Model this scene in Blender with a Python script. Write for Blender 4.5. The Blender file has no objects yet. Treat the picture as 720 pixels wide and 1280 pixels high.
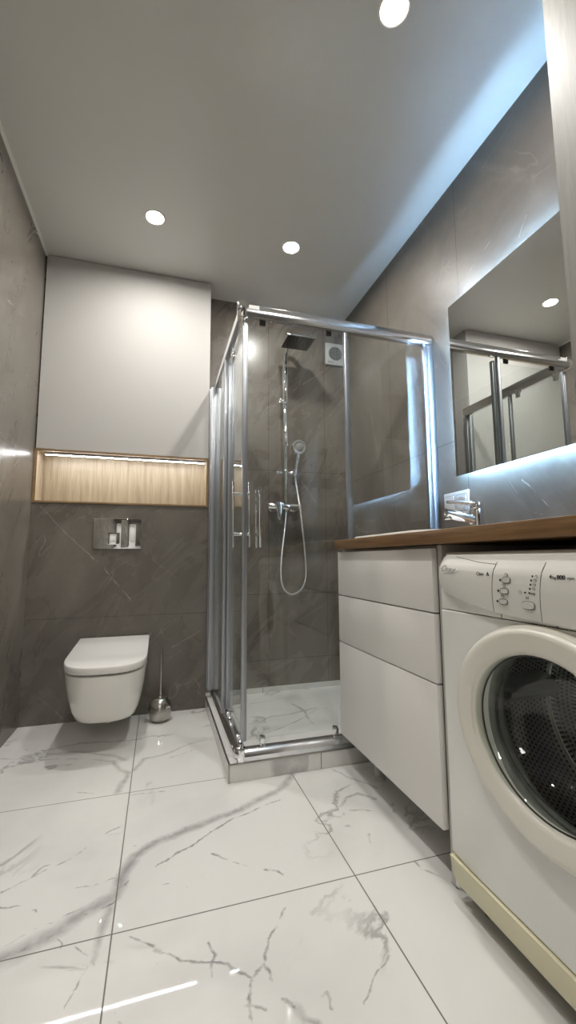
import bpy, bmesh, math, random
from mathutils import Vector, Matrix
random.seed(4)
S = bpy.context.scene
COL = S.collection
PI = math.pi

# ------------------------------------------------------------------ camera, world, exposure
CAM = Vector((0.6485, -2.4991, 0.8215)); YAW, PITCH, ROLL, FPX = 0.2937, 0.1099, -0.0065, 531.1
fw = Vector((math.sin(YAW), math.cos(YAW), 0)); rt = Vector((math.cos(YAW), -math.sin(YAW), 0)); up = Vector((0, 0, 1))
fw2 = fw*math.cos(PITCH) + up*math.sin(PITCH); up2 = up*math.cos(PITCH) - fw*math.sin(PITCH)
rt3 = rt*math.cos(ROLL) + up2*math.sin(ROLL); up3 = up2*math.cos(ROLL) - rt*math.sin(ROLL)
cd = bpy.data.cameras.new('camera'); cam = bpy.data.objects.new('camera', cd); COL.objects.link(cam)
cam.matrix_world = Matrix(((rt3.x, up3.x, -fw2.x, CAM.x), (rt3.y, up3.y, -fw2.y, CAM.y), (rt3.z, up3.z, -fw2.z, CAM.z), (0, 0, 0, 1)))
cd.sensor_fit = 'VERTICAL'; cd.sensor_height = 24; cd.lens = FPX/1280*24; cd.clip_start = 0.02
S.camera = cam
w = bpy.data.worlds.new('world'); S.world = w; w.use_nodes = True
w.node_tree.nodes['Background'].inputs[0].default_value = (0.02, 0.02, 0.022, 1)
w.node_tree.nodes['Background'].inputs[1].default_value = 1
S.view_settings.view_transform = 'Standard'; S.view_settings.look = 'None'
S.view_settings.gamma = 1; S.view_settings.use_curve_mapping = False
S.view_settings.exposure = 0.0
SPOT_W, SPOT_E, LED_E, NICHE_E, HALL_E = 8.6, 60.0, 370.0, 54.0, 22.0
cy = S.cycles
cy.use_denoising = True; cy.max_bounces = 14; cy.transparent_max_bounces = 24; cy.glossy_bounces = 8; cy.diffuse_bounces = 6
cy.caustics_reflective = True; cy.blur_glossy = 0.3; cy.sample_clamp_indirect = 0

# ------------------------------------------------------------------ material helpers
def mat(name, color=(.8, .8, .8), rough=.5, metal=0., emit=None, estr=0., coat=0., spec=.5):
    m = bpy.data.materials.new(name); m.use_nodes = True
    b = m.node_tree.nodes['Principled BSDF']
    b.inputs['Base Color'].default_value = (*color, 1); b.inputs['Roughness'].default_value = rough
    b.inputs['Metallic'].default_value = metal; b.inputs['Coat Weight'].default_value = coat
    b.inputs['Coat Roughness'].default_value = .05
    b.inputs['Specular IOR Level'].default_value = spec
    if emit: b.inputs['Emission Color'].default_value = (*emit, 1); b.inputs['Emission Strength'].default_value = estr
    return m
class G:
    """tiny node-graph writer"""
    def __init__(s, m): s.t = m.node_tree; s.n = s.t.nodes; s.b = s.n['Principled BSDF']
    def put(s, inp, v):
        if isinstance(v, bpy.types.NodeSocket): s.t.links.new(v, inp)
        elif v is not None:
            if isinstance(v, (tuple, list)) and len(inp.default_value) == 4 and len(v) == 3: v = (*v, 1)
            inp.default_value = v
    def math(s, op, a, b=None, c=None, clamp=False):
        n = s.n.new('ShaderNodeMath'); n.operation = op; n.use_clamp = clamp
        for i, v in enumerate((a, b, c)):
            if v is not None: s.put(n.inputs[i], v)
        return n.outputs[0]
    def vec(s, op, a, b=None, scale=None):
        n = s.n.new('ShaderNodeVectorMath'); n.operation = op; s.put(n.inputs[0], a)
        if b is not None: s.put(n.inputs[1], b)
        if scale is not None: s.put(n.inputs['Scale'], scale)
        return n.outputs['Value'] if op in ('DOT_PRODUCT', 'LENGTH', 'DISTANCE') else n.outputs['Vector']
    def pos(s): return s.n.new('ShaderNodeNewGeometry').outputs['Position']
    def sep(s, v):
        n = s.n.new('ShaderNodeSeparateXYZ'); s.put(n.inputs[0], v); return n.outputs
    def comb(s, x, y, z=0.):
        n = s.n.new('ShaderNodeCombineXYZ')
        for i, v in enumerate((x, y, z)): s.put(n.inputs[i], v)
        return n.outputs[0]
    def noise(s, v, scale, detail=3, rough=.5, dist=0., color=False):
        n = s.n.new('ShaderNodeTexNoise'); s.put(n.inputs['Vector'], v); n.inputs['Scale'].default_value = scale
        n.inputs['Detail'].default_value = detail; n.inputs['Roughness'].default_value = rough; n.inputs['Distortion'].default_value = dist
        return n.outputs['Color' if color else 'Fac']
    def ramp(s, f, a, b, lo=0., hi=1., interp='SMOOTHSTEP'):
        n = s.n.new('ShaderNodeMapRange'); n.interpolation_type = interp; s.put(n.inputs[0], f)
        for i, v in enumerate((a, b, lo, hi)): s.put(n.inputs[i+1], v)
        return n.outputs[0]
    def mix(s, f, a, b):
        n = s.n.new('ShaderNodeMix'); n.data_type = 'RGBA'; s.put(n.inputs[0], f); s.put(n.inputs[6], a); s.put(n.inputs[7], b); return n.outputs[2]
    def bump(s, h, strength, dist=.01):
        n = s.n.new('ShaderNodeBump'); s.put(n.inputs['Height'], h); n.inputs['Strength'].default_value = strength
        n.inputs['Distance'].default_value = dist; s.t.links.new(n.outputs[0], s.b.inputs['Normal'])
    def seg(s, p, a, b, w0, w1, k):
        """soft mask of a vein running from a to b (2-D points), k its strength"""
        a = Vector((*a, 0)); b = Vector((*b, 0)); ba = b-a
        pa = s.vec('SUBTRACT', p, tuple(a))
        h = s.math('MULTIPLY', s.vec('DOT_PRODUCT', pa, tuple(ba)), 1/max(ba.length_squared, 1e-9), clamp=True)
        d = s.vec('DISTANCE', pa, s.vec('SCALE', tuple(ba), scale=h))
        ww = s.math('MULTIPLY_ADD', h, w1-w0, w0)
        return s.math('MULTIPLY', s.math('SUBTRACT', 1, s.math('DIVIDE', d, ww), clamp=True), k)
    def veins(s, p, lines):
        out = None
        for ln in lines:
            pts, w0, w1, k = ln
            n = len(pts)-1
            for i in range(n):
                a = w0+(w1-w0)*i/n; b = w0+(w1-w0)*(i+1)/n
                # (a vanishing dependence on the previous vein keeps the shader's evaluation sequential)
                pp = p if out is None else s.vec('ADD', p, s.vec('SCALE', (1e-6, 0, 0), scale=out))
                v = s.seg(pp, pts[i], pts[i+1], a, b, k)
                out = v if out is None else s.math('MAXIMUM', out, v)
        return out
    def joints(s, c, at, half=.0016):
        """1 on a grout line at any of the coordinates at"""
        out = None
        for v in at:
            d = s.math('LESS_THAN', s.math('ABSOLUTE', s.math('SUBTRACT', c, v)), half)
            out = d if out is None else s.math('MAXIMUM', out, d)
        return out

def stone_wall(name, ax, jh, jv, lines, seed, rough=.27, tone=1., hair=.26):
    """grey-brown marble-look porcelain; ax = the two world axes of the wall's plane"""
    m = mat(name, rough=rough); g = G(m); P = g.pos(); s = g.sep(P)
    u, v = s['XYZ'.index(ax[0])], s['XYZ'.index(ax[1])]
    p = g.comb(u, v); q = g.vec('ADD', P, (seed*3.1, seed*1.7, seed*2.3))
    wob = g.vec('SCALE', g.vec('SUBTRACT', g.noise(q, 11, 4, .6, color=True), (.5, .5, .5)), scale=.022)
    pd = g.vec('ADD', p, wob)
    # cloudy ground and brushed streaks running diagonally across the slab
    ca, sa = math.cos(.95), math.sin(.95)
    su = g.math('ADD', g.math('MULTIPLY', u, ca), g.math('MULTIPLY', v, sa)); sv = g.math('SUBTRACT', g.math('MULTIPLY', v, ca), g.math('MULTIPLY', u, sa))
    st = g.comb(g.math('MULTIPLY', su, .45), sv, seed*2.7)
    big = g.noise(q, 1.6, 4, .55, .6); streak = g.noise(st, 5, 6, .6, 1.2); fine = g.noise(q, 30, 4, .6, .2)
    c = g.mix(g.ramp(big, .35, .68), (.128, .112, .094), (.178, .160, .138))
    c = g.mix(g.ramp(streak, .42, .80, 0, .62), c, (.240, .220, .193))
    c = g.mix(g.ramp(fine, .30, .75, 0, .13), c, (.100, .088, .074))
    r1 = g.math('ABSOLUTE', g.math('SUBTRACT', g.noise(st, 4.0, 3, .45, .1), .5))
    f = g.math('MULTIPLY', g.ramp(r1, 0, .006, hair, 0), g.ramp(g.noise(q, 4.2, 3), .50, .66))
    if lines: f = g.math('MAXIMUM', f, g.math('MULTIPLY', g.veins(pd, lines), g.ramp(g.noise(q, 34, 3), .30, .52, .35, 1)))
    c = g.mix(f, c, (.52, .49, .45))
    j = g.joints(v, jh)
    if jv: j = g.math('MAXIMUM', j, g.joints(u, jv)) if j is not None else g.joints(u, jv)
    if j is not None: c = g.mix(j, c, (.055, .048, .042))
    if tone != 1.: c = g.mix(1., (0, 0, 0), g.vec('SCALE', c, scale=tone))
    g.put(g.b.inputs['Base Color'], c)
    g.put(g.b.inputs['Roughness'], g.ramp(streak, .3, .7, rough-.03, rough+.04))
    return m

def marble_floor(name, jx, jy, lines, seed, rough=.025):
    m = mat(name, rough=rough); g = G(m); P = g.pos(); s = g.sep(P); p = g.comb(s[0], s[1])
    q = g.vec('ADD', P, (seed*2.3, seed*1.1, seed))
    wob = g.vec('SCALE', g.vec('SUBTRACT', g.noise(q, 9, 5, .62, color=True), (.5, .5, .5)), scale=.045)
    pd = g.vec('ADD', g.comb(s[0], s[1]), wob)
    cloud = g.noise(q, 2.0, 4, .55, .5)
    c = g.mix(g.ramp(cloud, .42, .75), (.77, .765, .74), (.67, .665, .645))
    r1 = g.math('ABSOLUTE', g.math('SUBTRACT', g.noise(q, 1.5, 7, .56, .55), .5))
    hair = g.math('MULTIPLY', g.ramp(r1, 0, .016, .55, 0), g.ramp(g.noise(g.vec('ADD', q, (2, 8, 1)), 2.4, 2), .48, .62))
    f = hair
    if lines: f = g.math('MAXIMUM', f, g.math('MULTIPLY', g.veins(pd, lines), g.ramp(g.noise(q, 22, 4, .65), .28, .6, .55, 1)))
    c = g.mix(f, c, (.15, .145, .15))
    j = None
    if jx: j = g.joints(s[0], jx, .0016)
    if jy: j = g.math('MAXIMUM', j, g.joints(s[1], jy, .0016)) if j is not None else g.joints(s[1], jy, .0016)
    if j is not None:
        c = g.mix(j, c, (.17, .155, .14)); g.put(g.b.inputs['Roughness'], g.math('MULTIPLY_ADD', j, .5, rough))
    g.put(g.b.inputs['Base Color'], c)
    return m

def wood(name, c0, c1, axis, scale=1., rough=.45, contrast=1., offs=0.):
    m = mat(name, rough=rough); g = G(m); P = g.pos()
    k = [22., 22., 22.]; k['XYZ'.index(axis)] = 1.3
    q = g.vec('ADD', g.vec('MULTIPLY', P, tuple(v*scale for v in k)), (offs, offs*2, offs))
    a = g.noise(q, 1.0, 5, .6, 1.2); b = g.noise(q, 5.0, 4, .65, .4)
    f = g.math('ADD', g.ramp(a, .3, .72, 0, .75*contrast), g.ramp(b, .35, .75, 0, .4*contrast), clamp=True)
    g.put(g.b.inputs['Base Color'], g.mix(f, c0, c1)); g.bump(b, .08, .002)
    return m

def glass_mat(name, tint, rough=0.):
    """thin architectural glass: light passes straight, both faces reflect by Fresnel"""
    m = bpy.data.materials.new(name); m.use_nodes = True; t = m.node_tree; n = t.nodes
    n.remove(n['Principled BSDF']); out = n['Material Output']
    geo = n.new('ShaderNodeNewGeometry'); mr = n.new('ShaderNodeMapRange'); fr = n.new('ShaderNodeFresnel')
    mr.inputs[3].default_value = 1.5; mr.inputs[4].default_value = 1/1.5
    t.links.new(geo.outputs['Backfacing'], mr.inputs[0]); t.links.new(mr.outputs[0], fr.inputs['IOR'])
    tr = n.new('ShaderNodeBsdfTransparent'); tr.inputs[0].default_value = (*tint, 1)
    gl = n.new('ShaderNodeBsdfGlossy'); gl.inputs['Roughness'].default_value = rough; gl.inputs[0].default_value = (.95, .97, .97, 1)
    mx = n.new('ShaderNodeMixShader'); t.links.new(fr.outputs[0], mx.inputs[0]); t.links.new(tr.outputs[0], mx.inputs[1]); t.links.new(gl.outputs[0], mx.inputs[2])
    t.links.new(mx.outputs[0], out.inputs[0])
    return m

# ------------------------------------------------------------------ mesh helpers (world coordinates)
def BM(): return bmesh.new()
def box(bm, x0, x1, y0, y1, z0, z1, bev=0., seg=2):
    r = bmesh.ops.create_cube(bm, size=1); vs = r['verts']
    for v in vs: v.co = Vector(((x0+x1)/2+v.co.x*(x1-x0), (y0+y1)/2+v.co.y*(y1-y0), (z0+z1)/2+v.co.z*(z1-z0)))
    if bev:
        es = list({e for v in vs for e in v.link_edges})
        bmesh.ops.bevel(bm, geom=es, offset=bev, segments=seg, affect='EDGES', profile=.5)
    return bm
def frame_from(d):
    d = d.normalized(); a = Vector((0, 0, 1)) if abs(d.z) < .9 else Vector((1, 0, 0))
    x = d.cross(a).normalized(); return x, d.cross(x).normalized()
def rings(bm, rr, close0=True, close1=True, cyclic=False):
    vs = [[bm.verts.new(p) for p in r] for r in rr]; n = len(vs[0])
    pairs = list(zip(vs, vs[1:])) + ([(vs[-1], vs[0])] if cyclic else [])
    for a, b in pairs:
        for i in range(n):
            j = (i+1) % n; bm.faces.new((a[i], a[j], b[j], b[i]))
    if not cyclic:
        if close0: bm.faces.new(vs[0][::-1])
        if close1: bm.faces.new(vs[-1])
    return bm
def cyl(bm, p0, p1, r0, r1=None, seg=24, bev=0.):
    p0, p1 = Vector(p0), Vector(p1); r1 = r0 if r1 is None else r1; d = p1-p0; x, y = frame_from(d); L = d.length; u = d/L
    def ring(c, r): return [c+x*r*math.cos(2*PI*i/seg)+y*r*math.sin(2*PI*i/seg) for i in range(seg)]
    if bev: rr = [ring(p0, r0-bev), ring(p0+u*bev*.3, r0-bev*.3), ring(p0+u*bev, r0), ring(p1-u*bev, r1), ring(p1-u*bev*.3, r1-bev*.3), ring(p1, r1-bev)]
    else: rr = [ring(p0, r0), ring(p1, r1)]
    return rings(bm, rr)
def lathe(bm, prof, c, axis='Z', seg=48, sy=1., close0=True, close1=True):
    c = Vector(c); rr = []
    for r, h in prof:
        ring = []
        for i in range(seg):
            a = 2*PI*i/seg; p, q = r*math.cos(a), r*math.sin(a)*sy
            ring.append(c + (Vector((p, q, h)) if axis == 'Z' else Vector((h, p, q)) if axis == 'X' else Vector((q, h, p))))
        rr.append(ring)
    return rings(bm, rr, close0, close1)
def smooth_path(pts, n=8):
    P = [Vector(p) for p in pts]; P = [2*P[0]-P[1]]+P+[2*P[-1]-P[-2]]; out = []
    for i in range(1, len(P)-2):
        a, b, c, d = P[i-1:i+3]
        for k in range(n):
            t = k/n; out.append(.5*((2*b)+(c-a)*t+(2*a-5*b+4*c-d)*t*t+(3*b-a-3*c+d)*t**3))
    out.append(P[-2]); return out
def tube(bm, pts, r, seg=14, smooth=8):
    P = smooth_path(pts, smooth) if smooth else [Vector(p) for p in pts]
    x, y = frame_from(P[1]-P[0]); rr = []
    for i, p in enumerate(P):
        d = (P[min(i+1, len(P)-1)]-P[max(i-1, 0)]).normalized()
        x = (x-d*x.dot(d)).normalized(); y = d.cross(x); rad = r(i/(len(P)-1)) if callable(r) else r
        rr.append([p+x*rad*math.cos(2*PI*k/seg)+y*rad*math.sin(2*PI*k/seg) for k in range(seg)])
    return rings(bm, rr)
def prism(bm, poly, axis, a0, a1):
    """poly in the two remaining axes (in XYZ order), extruded along axis"""
    def P(u, v, a): return {'X': (a, u, v), 'Y': (u, a, v), 'Z': (u, v, a)}[axis]
    return rings(bm, [[Vector(P(u, v, a0)) for u, v in poly], [Vector(P(u, v, a1)) for u, v in poly]])
def bevel_all(bm, off, seg=2, ang=.6):
    bm.normal_update(); bmesh.ops.recalc_face_normals(bm, faces=bm.faces)
    es = [e for e in bm.edges if len(e.link_faces) == 2 and e.calc_face_angle(0) > ang]
    bmesh.ops.bevel(bm, geom=es, offset=off, segments=seg, affect='EDGES', profile=.5); return bm
def obj(name, bm, m, parent=None, smooth=40, label=None):
    bmesh.ops.recalc_face_normals(bm, faces=bm.faces)
    if parent is not None:
        o0 = root_loc(parent)
        bmesh.ops.translate(bm, verts=bm.verts, vec=-o0)
    me = bpy.data.meshes.new(name); bm.to_mesh(me); bm.free()
    if m is not None: me.materials.append(m)
    if smooth:
        me.shade_smooth(); me.set_sharp_from_angle(angle=math.radians(smooth))
    o = bpy.data.objects.new(name, me); COL.objects.link(o)
    if parent is not None: o.parent = parent
    if label: o['label'] = label
    return o
def root_loc(o):
    v = Vector((0, 0, 0))
    while o is not None: v = v+o.location; o = o.parent
    return v
def thing(name, label, cat, loc, group=None):
    o = bpy.data.objects.new(name, None); COL.objects.link(o); o.location = loc; o.empty_display_size = .05
    o['label'] = label; o['category'] = cat
    if group: o['group'] = group
    return o
def tag(o, label, cat, group=None):
    o['label'] = label; o['category'] = cat
    if group: o['group'] = group
    return o
def struct(name, bm, m, parent=None, smooth=0):
    o = obj(name, bm, m, parent, smooth)
    if parent is None: o['kind'] = 'structure'
    return o
def text(name, body, size, loc, m, parent, xdir, ydir, extrude=.0003, shear=0., align='LEFT'):
    cu = bpy.data.curves.new(name, 'FONT'); cu.body = body; cu.size = size; cu.extrude = extrude; cu.shear = shear; cu.align_x = align
    tmp = bpy.data.objects.new(name, cu); COL.objects.link(tmp)
    dg = bpy.context.evaluated_depsgraph_get(); me = bpy.data.meshes.new_from_object(tmp.evaluated_get(dg))
    bpy.data.objects.remove(tmp)
    X, Y = Vector(xdir).normalized(), Vector(ydir).normalized(); Z = X.cross(Y)
    R = Matrix(((X.x, Y.x, Z.x), (X.y, Y.y, Z.y), (X.z, Y.z, Z.z)))
    o0 = root_loc(parent) if parent else Vector()
    for v in me.vertices: v.co = R @ v.co + Vector(loc) - o0
    me.materials.clear(); me.materials.append(m)
    o = bpy.data.objects.new(name, me); COL.objects.link(o); o.parent = parent
    return o

# ------------------------------------------------------------------ room constants
XR, YB, H, XB, YE = 1.888, 0.159, 2.529, 0.916, -2.95
ZN, ZC = 1.1247, 1.414
XA, XC, R1, R2 = .5695, 1.1587, -.7936, -1.3946

# ------------------------------------------------------------------ materials
FLOOR_VEINS = [
    ([(0.354, -1.391), (0.401, -1.373), (0.435, -1.353), (0.478, -1.327), (0.517, -1.304), (0.564, -1.275)], 0.0340, 0.0260, 0.60),
    ([(0.564, -1.275), (0.581, -1.201), (0.612, -1.14), (0.661, -1.099), (0.731, -1.074), (0.792, -1.053), (0.925, -1.014)], 0.0260, 0.0200, 0.66),
    ([(0.925, -1.014), (1.018, -0.969), (1.087, -0.926), (1.161, -0.847)], 0.0200, 0.0220, 0.62),
    ([(0.356, -1.397), (0.422, -1.365), (0.511, -1.318), (0.561, -1.297), (0.576, -1.263), (0.593, -1.234)], 0.0046, 0.0046, 0.95),
    ([(0.345, -1.359), (0.419, -1.32), (0.474, -1.302), (0.541, -1.278)], 0.0039, 0.0031, 0.81),
    ([(0.662, -1.205), (0.704, -1.176), (0.761, -1.145), (0.816, -1.101), (0.892, -1.058), (0.976, -1.03), (1.067, -1.0)], 0.0055, 0.0046, 0.94),
    ([(0.601, -1.095), (0.661, -1.091), (0.768, -1.053), (0.869, -1.042), (0.958, -0.986)], 0.0039, 0.0039, 0.81),
    ([(0.292, -1.188), (0.338, -1.163), (0.385, -1.128), (0.446, -1.088), (0.5, -1.022), (0.569, -0.97)], 0.0042, 0.0031, 0.81),
    ([(0.352, -1.148), (0.371, -1.111), (0.387, -1.109)], 0.0062, 0.0031, 0.68),
    ([(0.469, -1.224), (0.506, -1.224), (0.558, -1.212)], 0.0039, 0.0039, 0.68),
    ([(0.306, -1.233), (0.353, -1.252), (0.403, -1.285), (0.449, -1.29)], 0.0039, 0.0031, 0.81),
    ([(0.813, -1.193), (0.852, -1.235), (0.919, -1.288), (0.992, -1.341)], 0.0046, 0.0039, 0.81),
    ([(0.819, -1.198), (0.834, -1.216), (0.862, -1.242)], 0.0067, 0.0037, 0.60),
    ([(0.682, -1.276), (0.711, -1.288), (0.743, -1.309)], 0.0031, 0.0024, 0.61),
    ([(0.453, -1.341), (0.457, -1.368), (0.474, -1.389), (0.467, -1.403)], 0.0031, 0.0031, 0.68),
    ([(0.557, -1.311), (0.552, -1.35), (0.548, -1.384), (0.539, -1.452)], 0.0180, 0.0100, 0.50),
    ([(0.5, -1.406), (0.531, -1.438), (0.544, -1.464)], 0.0039, 0.0039, 0.74),
    ([(0.529, -1.463), (0.516, -1.501), (0.505, -1.539)], 0.0039, 0.0031, 0.74),
    ([(0.613, -1.412), (0.647, -1.443), (0.672, -1.474), (0.722, -1.51), (0.758, -1.525), (0.804, -1.545), (0.85, -1.585)], 0.0055, 0.0046, 0.88),
    ([(0.663, -1.464), (0.68, -1.481)], 0.0090, 0.0045, 0.72),
    ([(0.77, -1.482), (0.78, -1.515), (0.771, -1.531), (0.765, -1.557)], 0.0046, 0.0046, 0.81),
    ([(0.85, -1.585), (0.872, -1.56), (0.907, -1.503), (0.935, -1.469), (0.954, -1.447)], 0.0039, 0.0046, 0.81),
    ([(0.872, -1.56), (0.88, -1.606), (0.889, -1.64), (0.913, -1.666)], 0.0046, 0.0046, 0.81),
    ([(0.85, -1.585), (0.832, -1.623), (0.827, -1.662)], 0.0046, 0.0039, 0.81),
    ([(0.913, -1.666), (0.918, -1.686), (0.944, -1.699)], 0.0140, 0.0100, 0.55),
    ([(0.81, -1.645), (0.831, -1.63), (0.854, -1.647)], 0.0046, 0.0039, 0.68),
    ([(0.664, -1.487), (0.671, -1.516), (0.684, -1.534)], 0.0031, 0.0024, 0.54),
    ([(0.594, -1.571), (0.606, -1.595)], 0.0031, 0.0031, 0.54),
    ([(1.169, -1.128), (1.199, -1.11), (1.259, -1.09), (1.295, -1.056), (1.338, -1.043), (1.379, -1.088)], 0.0075, 0.0105, 0.60),
    ([(1.177, -1.121), (1.222, -1.153), (1.245, -1.133)], 0.0055, 0.0055, 0.68),
    ([(1.252, -1.117), (1.31, -1.13), (1.362, -1.175)], 0.0046, 0.0046, 0.74),
    ([(1.318, -0.858), (1.348, -0.919), (1.379, -0.959), (1.417, -1.03)], 0.0060, 0.0075, 0.54),
    ([(1.27, -1.251), (1.257, -1.293)], 0.0055, 0.0055, 0.47),
    ([(1.138, -1.608), (1.119, -1.628), (1.076, -1.653), (1.057, -1.677), (1.029, -1.701)], 0.0035, 0.0035, 0.81),
    ([(1.111, -1.595), (1.091, -1.604)], 0.0055, 0.0031, 0.54),
    ([(1.337, -1.393), (1.342, -1.423), (1.364, -1.451), (1.379, -1.474), (1.391, -1.511), (1.433, -1.546)], 0.0055, 0.0046, 0.68),
    ([(0.949, -1.664), (0.981, -1.653), (0.977, -1.685)], 0.0046, 0.0039, 0.68),
    ([(0.994, -1.336), (1.021, -1.362), (1.027, -1.381)], 0.0031, 0.0031, 0.68),
    ([(0.123, -0.356), (0.217, -0.371), (0.344, -0.387), (0.479, -0.462), (0.541, -0.527)], 0.0180, 0.0160, 0.38),
    ([(0.033, -0.351), (0.166, -0.408), (0.322, -0.443), (0.485, -0.524)], 0.0062, 0.0046, 0.54),
    ([(0.491, -0.526), (0.522, -0.605), (0.554, -0.642), (0.532, -0.721), (0.526, -0.776)], 0.0140, 0.0200, 0.50),
    ([(0.501, -0.741), (0.456, -0.765), (0.386, -0.732)], 0.0046, 0.0039, 0.61),
    ([(0.577, -0.623), (0.61, -0.534), (0.69, -0.521), (0.794, -0.447), (0.908, -0.412)], 0.0160, 0.0060, 0.45),
    ([(0.618, -0.609), (0.705, -0.564), (0.806, -0.519)], 0.0039, 0.0039, 0.68),
    ([(0.574, -0.818), (0.605, -0.812), (0.687, -0.827)], 0.0055, 0.0039, 0.61),
    ([(0.732, -0.184), (0.852, -0.166)], 0.0039, 0.0031, 0.47),
    ([(0.556, -1.02), (0.469, -1.031)], 0.0024, 0.0024, 0.47),
]
SHOWER_VEINS = [
    ([(1.102, -0.314), (1.233, -0.254), (1.322, -0.247), (1.497, -0.201)], 0.0075, 0.0120, 0.54),
    ([(1.399, -0.101), (1.414, -0.188), (1.415, -0.289), (1.398, -0.409)], 0.0140, 0.0100, 0.60),
    ([(1.415, -0.289), (1.514, -0.22), (1.621, -0.201)], 0.0044, 0.0033, 0.68),
    ([(1.069, -0.474), (1.209, -0.422), (1.358, -0.341), (1.411, -0.3)], 0.0060, 0.0067, 0.66),
    ([(1.162, -0.025), (1.349, 0.002), (1.582, -0.043)], 0.0075, 0.0045, 0.42),
]
RIGHT_VEINS = [
    ([(-1.225, 2.087), (-1.12, 2.043), (-1.047, 2.007)], 0.004, 0.003, 0.35),
    ([(-1.401, 2.051), (-1.361, 1.995)], 0.004, 0.003, 0.6),
    ([(-1.305, 1.097), (-1.353, 1.055), (-1.409, 0.976)], 0.0045, 0.003, 0.8),
    ([(-1.333, 0.979), (-1.414, 0.957)], 0.002, 0.002, 0.3),
    ([(-1.216, 1.144), (-1.283, 1.048)], 0.002, 0.002, 0.4),
    ([(-1.194, 2.385), (-0.98, 2.28), (-0.876, 2.07)], 0.003, 0.003, 0.25),
    ([(-1.37, 2.471), (-1.197, 2.419)], 0.003, 0.003, 0.25),
    ([(-0.182, 1.758), (-0.25, 1.509), (-0.313, 1.277)], 0.004, 0.003, 0.45),
    ([(-0.685, 1.709), (-0.773, 1.511)], 0.003, 0.003, 0.4),
    ([(-0.29, 2.177), (-0.127, 2.127), (0.056, 2.07)], 0.003, 0.003, 0.35),
    ([(-0.048, 1.325), (-0.249, 1.485)], 0.003, 0.002, 0.3),
]
M_floor = marble_floor('floor_marble', [XA, XC, 1.7479, -.02], [R1, R2, R2-.601, R2-1.202], FLOOR_VEINS, 1.)
M_curb = marble_floor('curb_marble', [1.28], [], [([(1.10, -.84), (1.22, -.845)], .03, .01, .5)], 4.)
M_wbox = stone_wall('stone_toilet_wall', 'XZ', [.521], [], [
    ([(.04, 1.11), (.17, .965), (.355, .79), (.51, .60)], .0025, .0035, .9),
    ([(.56, .87), (.74, .72)], .0022, .0022, .55),
    ([(.73, .34), (.885, .42)], .003, .0025, .75), ([(.71, .28), (.80, .33)], .002, .002, .5),
    ([(.06, .16), (.20, .02)], .002, .003, .6), ([(.79, .84), (.91, .90)], .002, .002, .6),
    ([(.30, .47), (.42, .50)], .0018, .0018, .45)], 1)
M_wleft = stone_wall('stone_left_wall', 'YZ', [1.335], [-.62, -1.82], [
    ([(-.52, 1.93), (-.34, 1.97)], .003, .002, .8), ([(-.34, 1.97), (-.22, 2.02)], .002, .0015, .45)], 2, .29, 1.15, .14)
M_wright = stone_wall('stone_right_wall', 'YZ', [1.335, .135], [-1.03, -.43, .17, -1.63], RIGHT_VEINS, 3, .42, 1., .10)
M_wback = stone_wall('stone_shower_wall', 'XZ', [1.40, .60, .195], [1.322, 1.72], [
    ([(1.48, 1.95), (1.72, 2.13), (1.80, 2.2)], .0030, .0025, .85), ([(1.68, 1.72), (1.88, 1.95)], .0030, .0025, .7),
    ([(1.26, 1.80), (1.38, 1.85)], .0026, .002, .7), ([(1.55, 1.34), (1.64, 1.20)], .003, .0025, .8),
    ([(1.28, .5), (1.5, .33)], .002, .003, .4), ([(1.52, .42), (1.80, .58)], .0025, .0025, .45)], 5, .27, 1.15, .14)
M_ceil = mat('satin_stretch_ceiling', (.60, .595, .565), .33)
M_white = mat('white_paint', (.78, .77, .74), .6)
M_cab = mat('satin_white_laminate', (.82, .80, .775), .42)
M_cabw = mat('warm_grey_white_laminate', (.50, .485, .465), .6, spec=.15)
M_cabedge = mat('grey_white_board', (.55, .53, .51), .45)
M_gap = mat('dark_gap', (.02, .02, .02), .8)
M_oak = wood('pale_oak', (.56, .47, .34), (.36, .275, .18), 'Z', 1.0, .4, 1.0)
M_oakframe = wood('oak_frame', (.32, .21, .11), (.20, .125, .06), 'X', 1., .4)
M_top = wood('oak_worktop', (.29, .165, .075), (.13, .068, .028), 'Y', .9, .35, 1.1)
M_ash = wood('whitewashed_ash', (.25, .24, .215), (.18, .17, .15), 'Z', 2.6, .5, .8)
M_chrome = mat('chrome', (.86, .87, .88), .05, 1.)
M_alu = mat('satin_aluminium', (.36, .37, .39), .42, 1.)
M_rail = mat('bright_aluminium_rail', (.80, .81, .83), .16, 1.)
M_steel = mat('brushed_steel', (.46, .44, .41), .24, 1.)
M_glass = glass_mat('clear_shower_glass', (.955, .968, .962))
M_seal = glass_mat('clear_plastic_seal', (.80, .82, .83), .15)
M_rubber = mat('dark_rubber', (.03, .03, .03), .5)
M_mirror = mat('silvered_mirror', (.86, .88, .87), .0, 1.)
M_led = mat('cool_white_led', (1, 1, 1), .5, 0, (.38, .66, 1.0), LED_E)
M_niche = mat('neutral_white_led', (1, 1, 1), .5, 0, (.97, .98, 1.), NICHE_E)
M_spot = mat('downlight_lens', (1, 1, 1), .5, 0, (1., .95, .86), SPOT_E)
M_ring = mat('downlight_ring', (.8, .78, .74), .4)
M_ceram = mat('white_ceramic', (.80, .775, .73), .06, coat=.5)
M_seat = mat('toilet_seat_plastic', (.78, .76, .735), .08)
M_enamel = mat('washer_white_enamel', (.86, .86, .825), .28)
M_cream = mat('washer_cream_plastic', (.80, .775, .69), .30)
M_kick = mat('yellowed_plastic', (.70, .66, .46), .35)
M_panel = mat('washer_panel_plastic', (.80, .785, .735), .16)
M_ink = mat('dark_print', (.05, .05, .05), .5)
M_line = mat('panel_seam', (.16, .155, .14), .5)
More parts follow.
